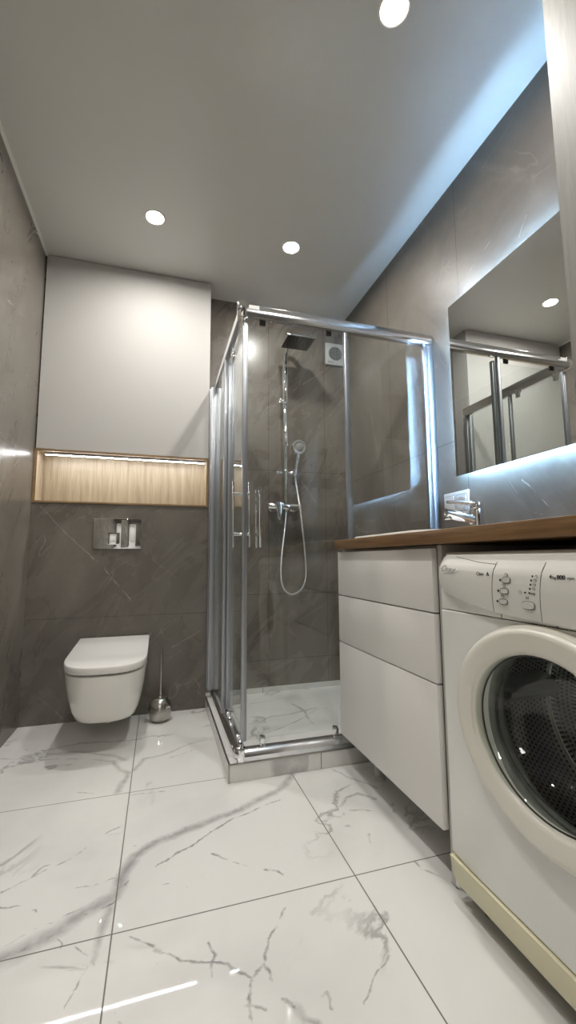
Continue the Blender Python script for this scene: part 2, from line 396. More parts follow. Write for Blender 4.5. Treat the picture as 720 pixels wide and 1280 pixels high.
M_bowl = glass_mat('door_bowl_glass', (.84, .87, .84), .02)
M_plastic = mat('white_plastic', (.55, .56, .55), .35)
M_fangrey = mat('fan_grille_grey', (.10, .105, .10), .5)
M_hall = mat('hall_white', (.8, .79, .76), .6)
# perforated drum steel
M_drum = mat('perforated_steel', (.30, .30, .31), .4, 1.)
g = G(M_drum); gs = g.sep(g.pos())
ang = g.math('MULTIPLY', g.math('ARCTAN2', g.math('ADD', gs[1], 1.845), g.math('SUBTRACT', gs[2], .485)), .225)
cell = .0112
row = g.math('DIVIDE', gs[0], cell*.866); rf = g.math('FLOOR', row)
uo = g.math('ADD', g.math('DIVIDE', ang, cell), g.math('MULTIPLY', g.math('MODULO', rf, 2.), .5))
du = g.math('SUBTRACT', g.math('FRACT', uo), .5); dv = g.math('SUBTRACT', g.math('FRACT', row), .5)
rr_ = g.math('SQRT', g.math('ADD', g.math('MULTIPLY', du, du), g.math('MULTIPLY', dv, dv)))
hole = g.math('LESS_THAN', rr_, .27)
g.put(g.b.inputs['Base Color'], g.mix(hole, (.62, .62, .63), (.02, .02, .022)))
g.put(g.b.inputs['Metallic'], g.math('SUBTRACT', 1, hole))

# ------------------------------------------------------------------ room shell
T = .12
struct('floor', box(BM(), -T, XR+T, YE-T, YB+T, -T, 0), M_floor)
struct('ceiling', box(BM(), -T, XR+T, YE-T, YB+T, H, H+T), M_ceil)
struct('wall_left', box(BM(), -T, 0, YE, YB+T, 0, H), M_wleft)
struct('wall_right', box(BM(), XR, XR+T, YE, YB+T, 0, H), M_wright)
struct('wall_back', box(BM(), 0, XR, YB, YB+T, 0, H), M_wback)
struct('wall_toilet', box(BM(), 0, XB, 0, YB, 0, ZN), M_wbox)
bm = BM()                                             # entrance wall with a door opening behind the camera
D0, D1, DH = .08, .92, 2.05
box(bm, -T, D0, YE-T, YE, 0, H); box(bm, D1, XR+T, YE-T, YE, 0, H); box(bm, D0, D1, YE-T, YE, DH, H)
struct('wall_front', bm, M_wright)
bm = BM()
for x0, x1, z0, z1 in ((D0, D0+.06, 0, DH), (D1-.06, D1, 0, DH), (D0, D1, DH-.06, DH)): box(bm, x0, x1, YE-T-.01, YE+.012, z0, z1, .003)
struct('trim_3', bm, M_hall)
bm = BM(); box(bm, 0, .012, YE, 0, H-.012, H)
struct('trim_1', bm, M_white)
HY = -5.2
struct('floor_hall', box(BM(), -1.2, 2.4, HY, YE-T, -T, -.001), M_floor)
struct('ceiling_hall', box(BM(), -1.2, 2.4, HY, YE-T, H, H+T), M_hall)
struct('wall_hall_back', box(BM(), -1.2, 2.4, HY-T, HY, 0, H), M_hall)
struct('wall_hall_left', box(BM(), -1.2-T, -1.2, HY, YE-T, 0, H), M_hall)
struct('wall_hall_right', box(BM(), 2.4, 2.4+T, HY, YE-T, 0, H), M_hall)
hl = thing('ceiling_lamp', 'square white ceiling lamp in the hall behind the open doorway', 'lamp', (.4, -3.9, H))
obj('housing', box(BM(), .05, .75, -4.25, -3.55, H-.03, H, .004), M_ring, hl)
obj('diffuser', box(BM(), .07, .73, -4.23, -3.57, H-.036, H-.0301), mat('hall_lamp_light', (1, 1, 1), .5, 0, (1, .96, .9), HALL_E), hl)

# shower curb (tiled kerb) and the low marble upstand inside
PX, PY, PZ = .915, -.841, .0617
bm = BM(); box(bm, PX, XR, PY, PY+.075, 0, PZ, .002); box(bm, PX, PX+.075, PY+.075, 0, 0, PZ, .002)
struct('trim_2', bm, M_curb)
bm = BM(); box(bm, PX-.0015, XR, PY-.0015, PY+.006, PZ-.001, PZ+.003); box(bm, PX-.0015, PX+.006, PY+.006, 0, PZ-.001, PZ+.003); box(bm, PX-.0025, PX+.004, PY-.0025, PY+.004, 0, PZ-.001)
struct('trim_4', bm, mat('curb_edge_trim', (.42, .40, .37), .3, 1.))
bm = BM(); box(bm, XB, XR, YB-.012, YB, 0, .034); box(bm, XB, XB+.012, 0, YB-.012, 0, .034); box(bm, XR-.012, XR, PY+.075, YB-.012, 0, .034)
struct('floor_shower', box(BM(), XB+.012, XR-.012, PY+.075, YB-.012, 0, .004), marble_floor('shower_floor_marble', [], [], SHOWER_VEINS, 6., .08))
struct('baseboard_shower', bm, M_curb)

# ------------------------------------------------------------------ cabinet over the toilet and lit niche
c = thing('wall_cabinet', 'tall white wall cabinet above the lit niche and toilet', 'cabinet', (XB/2, YB/2, ZC))
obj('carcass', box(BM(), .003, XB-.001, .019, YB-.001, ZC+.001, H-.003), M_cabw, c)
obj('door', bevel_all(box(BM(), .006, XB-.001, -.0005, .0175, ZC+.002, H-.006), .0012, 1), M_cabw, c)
n = thing('niche_shelf', 'open oak niche lit by a led strip under the white cabinet', 'shelf', (XB/2, 0, ZN))
bm = BM(); FT = .011
for x0, x1, z0, z1 in ((.001, XB-.001, ZN+.001, ZN+FT), (.001, XB-.001, ZC-FT, ZC), (.001, FT+.006, ZN+FT, ZC-FT), (XB-FT-.003, XB-.001, ZN+FT, ZC-FT)):
    box(bm, x0, x1, -.004, YB-.012, z0, z1, .0006, 1)
NI = obj('niche_lining', bm, M_oak, n)
bm = BM()
for x0, x1, z0, z1 in ((.0012, XB-.0012, ZN+.0012, ZN+FT-.0005), (.0012, XB-.0012, ZC-FT+.0005, ZC-.0002), (.0012, FT+.0055, ZN+FT, ZC-FT), (XB-FT-.0025, XB-.0012, ZN+FT, ZC-FT)):
    box(bm, x0, x1, -.0065, -.0042, z0, z1)
obj('front_edge', bm, M_oakframe, n)
obj('back_panel', box(BM(), FT+.006, XB-FT-.003, YB-.028, YB-.013, ZN+FT, ZC-FT), M_oak, n)
st = obj('light_channel', box(BM(), .045, XB-.022, .027, .042, ZC-FT-.010, ZC-FT-.0005), M_alu, n)
obj('led_strip', box(BM(), .047, XB-.024, .030, .039, ZC-FT-.0125, ZC-FT-.0102), M_niche, n)

# ------------------------------------------------------------------ toilet
t = thing('toilet', 'white wall-hung toilet with closed flat lid', 'toilet', (.437, 0, .12))
CX = .437
def dshape(hw, yb, yf, z, zf, n=40, e=2.9, k=.38):
    """D outline: straight back at yb, straight sides, superelliptic front to yf; z at the back, zf at the front"""
    pts = []; L = yb-yf; ys = yb-L*(1-k)
    def Z(y): return z+(zf-z)*(yb-y)/L
    pts.append(Vector((CX+hw, yb, Z(yb))))
    for i in range(4): y = yb+(ys-yb)*(i+1)/5; pts.append(Vector((CX+hw, y, Z(y))))
    for i in range(n+1):
        a = PI*i/n; cx_, sx_ = math.cos(a), math.sin(a)
        x = CX+hw*math.copysign(abs(cx_)**(2/e), cx_); y = ys-(ys-yf)*abs(sx_)**(2/e); pts.append(Vector((x, y, Z(y))))
    for i in range(4): y = ys+(yb-ys)*(i+1)/5; pts.append(Vector((CX-hw, y, Z(y))))
    pts.append(Vector((CX-hw, yb, Z(yb))))
    return pts
secs = []
for s, hw, yf, zb, zf in ((0, .085, -.30, .105, .118), (.02, .106, -.395, .106, .120), (.05, .119, -.437, .113, .127), (.1, .128, -.458, .126, .138), (.25, .143, -.485, .17, .175), (.45, .155, -.505, .235, .228), (.65, .163, -.520, .295, .278), (.85, .1685, -.530, .355, .325), (.97, .170, -.534, .377, .340), (1., .160, -.522, .380, .343)):
    secs.append(dshape(hw, -.001, yf, zb, zf))
obj('bowl', rings(BM(), secs), M_ceram, t, 50)
lid = []
for hw, yf, zb, zf in ((.160, -.522, .3855, .3485), (.1705, -.536, .3885, .351), (.1725, -.540, .395, .357), (.1725, -.540, .4115, .377), (.171, -.538, .415, .381), (.167, -.534, .4165, .383)):
    lid.append(dshape(hw, -.012, yf, zb, zf))
obj('lid', rings(BM(), lid), M_seat, t, 50)
bm = BM(); cyl(bm, (CX+.015, -.37, .107), (CX+.015, -.37, .118), .017, bev=.003)
obj('floor_cap', bm, M_seat, t)
# flush plate
f = thing('flush_plate', 'chrome dual flush plate on the stone wall under the niche', 'flush plate', (.427, 0, .963))
obj('plate', box(BM(), .306, .552, -.009, 0, .882, 1.046, .002), mat('flush_chrome', (.80, .80, .80), .03, 1), f)
obj('button', box(BM(), .336, .440, -.0135, -.0092, .905, .970, .0015), M_chrome, f)
obj('button', box(BM(), .446, .548, -.0125, -.0092, .888, 1.040, .0012), M_chrome, f)
# toilet brush
b = thing('toilet_brush', 'steel toilet brush in a round ball-shaped holder beside the toilet', 'toilet brush', (.673, -.118, 0))
obj('holder', lathe(BM(), [(.036, 0), (.040, .002), (.051, .018), (.0585, .045), (.0585, .066), (.052, .090), (.040, .106), (.036, .110), (.034, .108), (.033, .10)], (.673, -.118, 0)), M_steel, b)
obj('lid', lathe(BM(), [(.0325, .100), (.0325, .109), (.028, .113), (.008, .115), (.007, .122)], (.673, -.118, 0)), M_chrome, b)
obj('handle', cyl(BM(), (.673, -.118, .115), (.675, -.118, .360), .006, seg=16, bev=.002), M_steel, b)

# ------------------------------------------------------------------ shower enclosure
e = thing('shower_enclosure', 'square glass shower enclosure with chrome rails and two sliding doors', 'shower enclosure', (.95, -.83, PZ))
ZT0, ZT1, ZB1 = 1.842, 1.899, .104
RX, RY = .941, -.838      # outer corner of the rails
RW = .038
def rail_sec(z0, z1, d0, d1, top=True):
    """rail section: flat outside face, chamfered inside"""
    return [(d0+.004, z0+.001), (d0+.0005, z0+.008), (d0, z0+.026), (d0+.0030, z0+.034), (d0+.0075, z1-.006), (d0+.012, z1-.001), (d0+.016, z1), (d1-.004, z1), (d1, z1-.006), (d1, z0+.02), (d1-.010, z0), (d0+.008, z0)]
obj('top_rail', prism(BM(), [(y, z) for y, z in rail_sec(ZT0, ZT1, RY, RY+RW)], 'X', RX+.030, XR-.004), M_rail, e, 30)
obj('top_rail', prism(BM(), [(x, z) for x, z in rail_sec(ZT0, ZT1, RX, RX+RW)], 'Y', RY+.030, -.004), M_rail, e, 30)
obj('bottom_rail', prism(BM(), [(RY, PZ), (RY, .082), (RY+.012, .100), (RY+.020, ZB1), (RY+.042, ZB1), (RY+.050, PZ)], 'X', RX+.028, XR-.004), M_rail, e, 30)
obj('bottom_rail', prism(BM(), [(RX, PZ), (RX, .082), (RX+.012, .100), (RX+.020, ZB1), (RX+.042, ZB1), (RX+.050, PZ)], 'Y', RY+.028, -.004), M_rail, e, 30)
for z0, z1 in ((ZT0-.006, ZT1+.002), (PZ, ZB1+.004)):
    bm = BM(); s = .034
    prism(bm, [(RX-.002, RY+s), (RX-.002, RY+.010), (RX+.010, RY-.002), (RX+s, RY-.002), (RX+s, RY+s)], 'Z', z0, z1)
    obj('corner_block', bevel_all(bm, .0015, 1), M_chrome, e)
# rail sticker
obj('rail_sticker', box(BM(), .985, 1.030, RY-.0008, RY-.0001, 1.874, 1.890), M_white, e, label='small white printed sticker on the top rail')
# wall profiles
bm = BM(); box(bm, XR-.030, XR-.001, RY+.004, RY+.034, ZB1, ZT0, .003); box(bm, XR-.052, XR-.028, RY+.009, RY+.029, ZB1, ZT0, .003)
obj('wall_profile', bm, M_alu, e)
bm = BM(); box(bm, XB+.001, XB+.042, -.014, .022, ZB1, ZT0, .003); box(bm, XB+.006, XB+.036, -.040, -.012, ZB1, ZT0, .003)
obj('wall_profile', bm, M_alu, e)
# fixed panes
GY, GX = RY+.019, RX+.013
fp = obj('fixed_glass', box(BM(), 1.425, XR-.040, GY-.003, GY+.003, ZB1-.003, ZT0+.01), M_glass, e)
obj('stile', box(BM(), 1.424, 1.441, GY-.010, GY+.010, ZB1, ZT0, .003), M_alu, fp)
fp2 = obj('fixed_glass', box(BM(), GX-.003, GX+.003, -.405, -.030, ZB1-.003, ZT0+.01), M_glass, e)
obj('stile', box(BM(), GX-.010, GX+.010, -.420, -.404, ZB1, ZT0, .003), M_alu, fp2)
def roller(bm, c, ax):
    """double wheel carriage; ax is the sliding axis"""
    c = Vector(c); a = Vector((1, 0, 0)) if ax == 'X' else Vector((0, 1, 0)); n_ = Vector((0, 1, 0)) if ax == 'X' else Vector((-1, 0, 0))
    for k in (-.010, .010): cyl(bm, c+a*k+Vector((0, 0, .012))-n_*.008, c+a*k+Vector((0, 0, .012))+n_*.008, .010, bev=.002)
    h = .014
    box(bm, *(sorted((c.x-abs(a.x)*h-abs(n_.x)*.006, c.x+abs(a.x)*h+abs(n_.x)*.006))), *(sorted((c.y-abs(a.y)*h-abs(n_.y)*.006, c.y+abs(a.y)*h+abs(n_.y)*.006))), c.z-.024, c.z+.012, .003)
# sliding door, front: x from the corner to 1.455
DY = GY+.020
d = obj('sliding_door', box(BM(), .985, 1.448, DY-.003, DY+.003, .128, 1.826), M_glass, e)
bm = BM(); box(bm, 1.440, 1.458, DY-.011, DY+.009, .126, 1.828, .003); obj('stile', bm, M_alu, d)
bm = BM(); box(bm, .972, .988, DY-.009, DY+.009, .126, 1.828, .003); obj('stile', bm, M_alu, d)
for x in (1.052, 1.360):
    bm = BM(); roller(bm, (x, DY, 1.852), 'X'); obj('roller', bm, M_rubber, d, label='dark roller carriage under the top rail')
    bm = BM(); box(bm, x-.011, x+.011, DY-.012, DY+.012, .106, .136, .004); cyl(bm, (x, DY-.016, .128), (x, DY+.016, .128), .008, bev=.002); obj('guide', bm, M_chrome, d)
def handle(bm, kind, a, b, z0, z1):
    """bar handle through the glass: outside and inside grip, two studs"""
    for s in (-1, 1):
        if kind == 'X':
            box(bm, a-.0045, a+.0045, b+s*.034-.004, b+s*.034+.004, z0, z1, .0025)
        else:
            box(bm, b+s*.034-.004, b+s*.034+.004, a-.006, a+.006, z0, z1, .0025)
    for z in (z0+.055, z1-.055):
        if kind == 'X': cyl(bm, (a, b-.036, z), (a, b+.036, z), .0065, seg=16)
        else: cyl(bm, (b-.036, a, z), (b+.036, a, z), .0065, seg=16)
    return bm
obj('handle', handle(BM(), 'X', 1.034, DY, .868, 1.112), M_chrome, d)
# sliding door, left side
DX = GX+.020
d = obj('sliding_door', box(BM(), DX-.003, DX+.003, -.796, -.428, .128, 1.826), M_glass, e)
obj('stile', box(BM(), DX-.011, DX+.009, -.436, -.419, .126, 1.828, .003), M_alu, d)
obj('stile', box(BM(), DX-.009, DX+.009, -.812, -.796, .126, 1.828, .003), M_alu, d)
for y in (-.755, -.492):
    bm = BM(); roller(bm, (DX, y, 1.824), 'Y'); obj('roller', bm, M_chrome, d)
    bm = BM(); box(bm, DX-.012, DX+.012, y-.011, y+.011, .106, .136, .004); cyl(bm, (DX-.016, y, .128), (DX+.016, y, .128), .008, bev=.002); obj('guide', bm, M_chrome, d)
obj('handle', handle(BM(), 'Y', -.745, DX, .870, 1.150), M_chrome, d)

# ------------------------------------------------------------------ shower column, hand shower
BX, BY = 1.420, .095
s = thing('shower_column', 'chrome shower column with rain head on the shower back wall', 'shower', (BX, YB, 1.155))
obj('riser_pipe', cyl(BM(), (BX, BY, 1.165), (BX, BY, 1.86), .015, bev=.002), M_chrome, s)
bm = BM(); cyl(bm, (BX, BY, 1.80), (BX, BY, 2.085), .0195, bev=.003); cyl(bm, (BX, BY, 1.50), (BX, BY, 1.64), .0185, bev=.003); cyl(bm, (BX, BY, 1.63), (BX, BY, 1.66), .0195, bev=.003)
obj('telescopic_sleeve', bm, M_chrome, s)
bm = BM(); cyl(bm, (BX, BY, 1.875), (BX, YB, 1.875), .012, bev=.002); cyl(bm, (BX, YB-.008, 1.875), (BX, YB, 1.875), .024, bev=.003); cyl(bm, (BX-.034, BY, 1.850), (BX-.010, BY, 1.850), .009, bev=.002)
obj('wall_bracket', bm, M_chrome, s)
bm = BM(); tube(bm, [(BX, BY, 2.08), (BX+.003, BY, 2.16), (BX+.012, BY-.012, 2.222), (BX+.030, BY-.05, 2.252), (BX+.045, BY-.10, 2.254), (BX+.048, BY-.133, 2.24), (BX+.048, BY-.137, 2.212)], .0125)
cyl(bm, (BX, BY, 2.083), (BX, BY, 2.125), .0165, bev=.002)
obj('shower_arm', bm, M_chrome, s)
bm = BM(); box(bm, 1.372, 1.560, -.126, .044, 2.196, 2.207, .002); cyl(bm, (1.468, -.042, 2.206), (1.468, -.042, 2.228), .020, .014)
hd = obj('shower_head', bm, M_chrome, s)
obj('spray_plate', box(BM(), 1.376, 1.556, -.122, .040, 2.1945, 2.1962, .0006, 1), mat('dark_spray_plate', (.16, .16, .165), .22, 1.), hd)
bm = BM()
for i in range(9):
    for j in range(8): cyl(bm, (1.392+i*.0185, -.106+j*.0185, 2.1935), (1.392+i*.0185, -.106+j*.0185, 2.1950), .003, seg=8)
nz = obj('nozzles', bm, M_rubber, hd)
bm = BM(); cyl(bm, (1.300, BY, 1.155), (1.518, BY, 1.155), .021, bev=.004)
for x in (1.345, 1.485): cyl(bm, (x, BY, 1.155), (x, YB, 1.155), .015); cyl(bm, (x, YB-.012, 1.155), (x, YB, 1.155), .030, bev=.004)
cyl(bm, (BX, BY, 1.155), (BX, BY, 1.19), .015, bev=.002); cyl(bm, (BX, BY, 1.12), (BX, BY, 1.155), .011)
obj('mixer_body', bm, M_chrome, s)
bm = BM(); cyl(bm, (1.362, BY-.05, 1.155), (1.362, BY-.015, 1.155), .022, bev=.005)
prism(bm, [(1.343, 1.175), (1.381, 1.175), (1.384, 1.14), (1.373, 1.068), (1.362, 1.060), (1.351, 1.068), (1.340, 1.14)], 'Y', BY-.062, BY-.046)
obj('lever', bevel_all(bm, .003, 2, .8), M_chrome, s)
bm = BM(); cyl(bm, (1.358, BY, 1.375), (1.392, BY-.003, 1.375), .0105, bev=.003); cyl(bm, (BX, BY, 1.360), (BX, BY, 1.392), .0175, bev=.003); cyl(bm, (BX+.012, BY-.006, 1.374), (1.476, BY-.022, 1.372), .010, bev=.002); cyl(bm, (1.472, BY-.024, 1.352), (1.478, BY-.026, 1.392), .0165, .0185)
obj('slider_holder', bm, M_chrome, s)
h = thing('hand_shower', 'round chrome hand shower held by the slider with its hanging hose', 'hand shower', (1.475, BY-.025, 1.372))
bm = BM(); tube(bm, [(1.474, BY-.024, 1.345), (1.481, BY-.028, 1.40), (1.490, BY-.034, 1.455), (1.497, BY-.032, 1.505)], lambda q: .0105+.003*q)
obj('handle', bm, M_chrome, h)
hc = Vector((1.500, BY-.040, 1.540)); hn = Vector((-.10, -.88, -.25)).normalized(); hx, hy = frame_from(hn)
def ring_at(c, r, n=32): return [c+hx*r*math.cos(2*PI*i/n)+hy*r*math.sin(2*PI*i/n) for i in range(n)]
obj('head', rings(BM(), [ring_at(hc-hn*.016, .018), ring_at(hc-hn*.012, .034), ring_at(hc-hn*.002, .049), ring_at(hc+hn*.006, .051), ring_at(hc+hn*.009, .048)]), M_chrome, h)
obj('spray_face', rings(BM(), [ring_at(hc+hn*.0085, .046), ring_at(hc+hn*.011, .044), ring_at(hc+hn*.0115, .030), ring_at(hc+hn*.010, .028), ring_at(hc+hn*.012, .024), ring_at(hc+hn*.012, .006)]), mat('spray_face_grey', (.34, .34, .33), .35), h)
M_hose = mat('steel_hose', (.62, .62, .61), .28, 1.); g = G(M_hose); z_ = g.sep(g.pos())[2]
g.bump(g.math('SINE', g.math('MULTIPLY', z_, 1600)), .5, .002)
bm = BM(); tube(bm, [(BX, BY, 1.125), (1.417, BY, 1.06), (1.402, BY+.005, .93), (1.390, BY+.008, .81), (1.387, BY+.01, .71), (1.402, BY+.01, .64), (1.440, BY+.01, .603), (1.480, BY+.01, .602), (1.525, BY+.008, .635), (1.549, BY+.004, .70), (1.550, BY, .79), (1.535, BY-.01, .93), (1.515, BY-.02, 1.10), (1.490, BY-.024, 1.25), (1.475, BY-.025, 1.345)], .0062, 12, 8)
obj('hose', bm, M_hose, h)
# extractor fan
f = thing('extractor_fan', 'white square extractor fan high on the shower back wall', 'fan', (1.804, YB, 2.255))
bm = BM(); box(bm, 1.732, 1.876, YB-.018, YB, 2.177, 2.335, .004)
obj('cover', bm, M_plastic, f)
bm = BM(); cyl(bm, (1.804, YB-.0195, 2.260), (1.804, YB-.0178, 2.260), .050, seg=40); obj('duct_opening', bm, M_fangrey, f)
bm = BM()
for k in range(-4, 5):
    w_ = math.sqrt(max(.048**2-(k*.0108)**2, 0)); box(bm, 1.804-w_, 1.804+w_, YB-.023, YB-.0193, 2.260+k*.0108-.0017, 2.260+k*.0108+.0017)
    if k % 2 == 0: box(bm, 1.804+k*.0108-.001, 1.804+k*.0108+.001, YB-.0225, YB-.0193, 2.260-w_, 2.260+w_)
obj('grille', bm, mat('fan_slats', (.30, .31, .30), .4), f)
bm = BM()
for z in (2.190, 2.198): box(bm, 1.745, 1.79, YB-.0190, YB-.0178, z, z+.0022)
obj('vent_slot', bm, M_fangrey, f)

# ------------------------------------------------------------------ vanity, worktop, basin, tap
XV, VY0, VY1 = 1.3646, -.846, -1.490
v = thing('vanity_unit', 'white handleless vanity unit with three drawers under the oak worktop', 'cabinet', (1.62, -1.17, 0))
bm = BM()
box(bm, XV+.022, XR-.03, VY1+.003, VY0-.002, .130, .150); box(bm, XV+.022, XR-.03, VY0-.018, VY0-.002, .150, .856); box(bm, XR-.045, XR-.03, VY1+.003, VY0-.018, .150, .856)
box(bm, XV+.022, XV+.04, VY1+.003, VY0-.018, .845, .856)
obj('carcass', bm, M_cabedge, v)
obj('side_panel', box(BM(), XV+.016, XR-.002, VY1-.022, VY1-.004, .002, .857, .001, 1), M_cabedge, v)
for z0, z1 in ((.674, .848), (.488, .670), (.1255, .484)):
    obj('drawer_front', box(BM(), XV, XV+.0185, VY1, VY0, z0, z1, .0018), M_cab, v)
for y, x in ((-.972, 1.46), (-.972, 1.78), (-1.44, 1.78)):
    bm = BM(); cyl(bm, (x, y, .012), (x, y, .131), .016, bev=.002); cyl(bm, (x, y, 0), (x, y, .013), .026, .022); obj('leg', bm, M_plastic, v)
CT0, CT1, CF = .8585, .8955, 1.343
bm = BM(); box(bm, CF, XR-.001, -2.32, -.864, CT0, CT1, .003)
w_ = tag(obj('worktop', bm, M_top), 'oak wood worktop running over the vanity unit and the washing machine', 'worktop')
# basin: low rounded rim with a sunk bowl
BYc, BXc = -1.165, 1.560
def rrect(hx_, hy_, r, z, n=10):
    pts = []
    for cx_, cy_, a0 in ((hx_-r, hy_-r, 0), (-hx_+r, hy_-r, PI/2), (-hx_+r, -hy_+r, PI), (hx_-r, -hy_+r, 1.5*PI)):
        for i in range(n+1):
            a = a0+PI/2*i/n; pts.append(Vector((BXc+cx_+r*math.cos(a), BYc+cy_+r*math.sin(a), z)))
    return pts
k = thing('washbasin', 'white inset washbasin with a low rim in the oak worktop', 'basin', (BXc, BYc, CT1))
obj('bowl', rings(BM(), [rrect(.172, .272, .09, CT1), rrect(.174, .274, .09, CT1+.005), rrect(.170, .270, .088, CT1+.011), rrect(.160, .260, .082, CT1+.012), rrect(.150, .250, .075, CT1+.008), rrect(.140, .235, .07, CT1+.002), rrect(.10, .17, .06, CT1+.0012)]), M_ceram, k)
obj('drain', lathe(BM(), [(.022, .0015), (.022, .004), (.016, .0045)], (BXc, BYc, CT1)), M_chrome, k)
f = thing('basin_tap', 'chrome single lever mixer tap behind the white washbasin', 'tap', (1.776, -1.195, CT1))
TX, TY = 1.776, -1.195
bm = BM(); lathe(bm, [(.030, 0), (.030, .005), (.0275, .009), (.0265, .05), (.0245, .098), (.0225, .106)], (TX, TY, CT1), seg=32)
obj('body', bm, M_chrome, f)
bm = BM(); tube(bm, [(TX, TY, CT1+.062), (TX-.05, TY+.004, CT1+.073), (TX-.10, TY+.008, CT1+.084), (TX-.128, TY+.010, CT1+.089)], lambda q: .0195-.002*q, smooth=5)
cyl(bm, (TX-.118, TY+.009, CT1+.064), (TX-.118, TY+.009, CT1+.090), .0135, bev=.002)
obj('spout', bm, M_chrome, f)
bm = BM(); lathe(bm, [(.0205, .107), (.0215, .110), (.0225, .124), (.019, .131), (.006, .134)], (TX, TY, CT1), seg=32)
tube(bm, [(TX, TY, CT1+.123), (TX-.05, TY+.004, CT1+.130), (TX-.085, TY+.007, CT1+.131), (TX-.118, TY+.009, CT1+.129)], lambda q: .008-.002*q, smooth=5)
obj('lever', bm, M_chrome, f)
bm = BM(); lathe(bm, [(.0205, .1055), (.0205, .1075)], (TX, TY, CT1), seg=32); obj('joint_ring', bm, M_rubber, f)
bm = BM(); cyl(bm, (TX+.034, TY-.012, CT1), (TX+.034, TY-.012, CT1+.042), .003, seg=12); cyl(bm, (TX+.034, TY-.012, CT1+.040), (TX+.034, TY-.012, CT1+.050), .006, .008, seg=16)
obj('pop_up_rod', bm, M_chrome, f)
# double socket plate
o = thing('wall_socket', 'white double wall plate with a switch and a socket beside the mirror', 'socket', (XR, -.955, 1.056))
obj('frame', box(BM(), XR-.009, XR, -1.034, -.876, 1.005, 1.107, .003), M_plastic, o)
obj('switch_gap', box(BM(), XR-.0095, XR-.0085, -.9505, -.8865, 1.0195, 1.0925), M_line, o)
obj('socket_gap', box(BM(), XR-.0095, XR-.0085, -1.0245, -.9595, 1.0195, 1.0925), M_line, o)
obj('switch', box(BM(), XR-.013, XR-.0085, -.948, -.889, 1.022, 1.090, .002), M_plastic, o)
bm = BM(); box(bm, XR-.0115, XR-.0085, -1.022, -.962, 1.022, 1.090, .002)
obj('socket_insert', bm, M_plastic, o)
bm = BM(); lathe(bm, [(.024, -.0125), (.0245, -.0135), (.021, -.0135), (.019, -.0120)], (XR, -.992, 1.056), 'X', 32); obj('socket_cup', bm, M_plastic, o)
bm = BM()
for dy in (-.0095, .0095): cyl(bm, (XR-.0145, -.992+dy, 1.056), (XR-.012, -.992+dy, 1.056), .0027, seg=12)
obj('contact_hole', bm, M_gap, o)

# ------------------------------------------------------------------ lit mirror
XM, MY0, MY1, MZ0, MZ1 = 1.858, -.993, -1.789, 1.1676, 1.9338
m_ = thing('wall_mirror', 'large rectangular mirror with cool backlight above the worktop', 'mirror', (XR, (MY0+MY1)/2, MZ0))
obj('mirror_glass', box(BM(), XM, XM+.005, MY1, MY0, MZ0, MZ1), M_mirror, m_)
IN = .05
obj('back_frame', box(BM(), XM+.0055, XR-.0005, MY1+IN, MY0-IN, MZ0+IN, MZ1-IN), mat('mirror_backing', (.75, .76, .78), .5), m_)
LX0, LX1 = XR-.019, XR-.013
for y0, y1, z0, z1 in ((MY1+IN, MY0-IN, MZ1-IN+.0003, MZ1-IN+.003), (MY1+IN, MY0-IN, MZ0+IN-.003, MZ0+IN-.0003), (MY0-IN+.0003, MY0-IN+.003, MZ0+IN, MZ1-IN), (MY1+IN-.003, MY1+IN-.0003, MZ0+IN, MZ1-IN)):
    obj('led_strip', box(BM(), LX0, LX1, y0, y1, z0, z1), M_led, m_)

# ------------------------------------------------------------------ whitewashed side cabinet at the right edge
p = thing('side_cabinet', 'whitewashed wood wall cabinet at the right edge beside the mirror', 'cabinet', (1.72, -2.05, MZ0))
CXF, CY0, CY1 = 1.550, -1.792, -2.32
bm = BM(); box(bm, CXF+.020, XR-.001, CY0-.026, CY0-.001, MZ0, H-.004, .001, 1); box(bm, CXF+.020, XR-.001, CY1, CY1+.018, MZ0, H-.004, .001, 1); box(bm, CXF+.02, XR-.001, CY1+.018, CY0-.026, MZ0, MZ0+.018); box(bm, XR-.012, XR-.001, CY1+.018, CY0-.026, MZ0+.018, H-.004)
box(bm, CXF+.02, XR-.012, CY1+.018, CY0-.026, H-.022, H-.004)
obj('carcass', bm, M_ash, p)
obj('door', box(BM(), CXF, CXF+.019, CY1+.001, CY0, MZ0+.001, H-.008, .001, 1), M_ash, p)

# ------------------------------------------------------------------ washing machine
WX, WY0, WY1, WZ = 1.352, -1.538, -2.138, .836
wm = thing('washing_machine', 'white front-loading washing machine under the oak worktop', 'washing machine', (1.62, -1.838, 0))
DYc, DZc = -1.845, .485      # door centre
# body shell with a round opening in the front
def ring_front(x, r, n=64): return [Vector((x, DYc+r*math.cos(2*PI*i/n), DZc+r*math.sin(2*PI*i/n))) for i in range(n)]
def sq_front(x, y0, y1, z0, z1, n=64, rad=.012):
    pts = []
    for i in range(n):
        a = 2*PI*i/n; dx, dz = math.cos(a), math.sin(a)
        k_ = min(((y1 if dx > 0 else y0)-DYc)/dx if abs(dx) > 1e-9 else 9, ((z1 if dz > 0 else z0)-DZc)/dz if abs(dz) > 1e-9 else 9)
        pts.append(Vector((x, DYc+dx*k_, DZc+dz*k_)))
    return pts
bm = BM()
rings(bm, [ring_front(WX+.045, .168), ring_front(WX+.001, .170), ring_front(WX, .176), sq_front(WX, WY1+.006, WY0-.006, .108, .688), sq_front(WX+.002, WY1+.001, WY0-.001, .106, .690), sq_front(WX+.007, WY1, WY0, .105, .690)], False, False)
obj('front_panel', bm, M_enamel, wm, 30)
bm = BM()
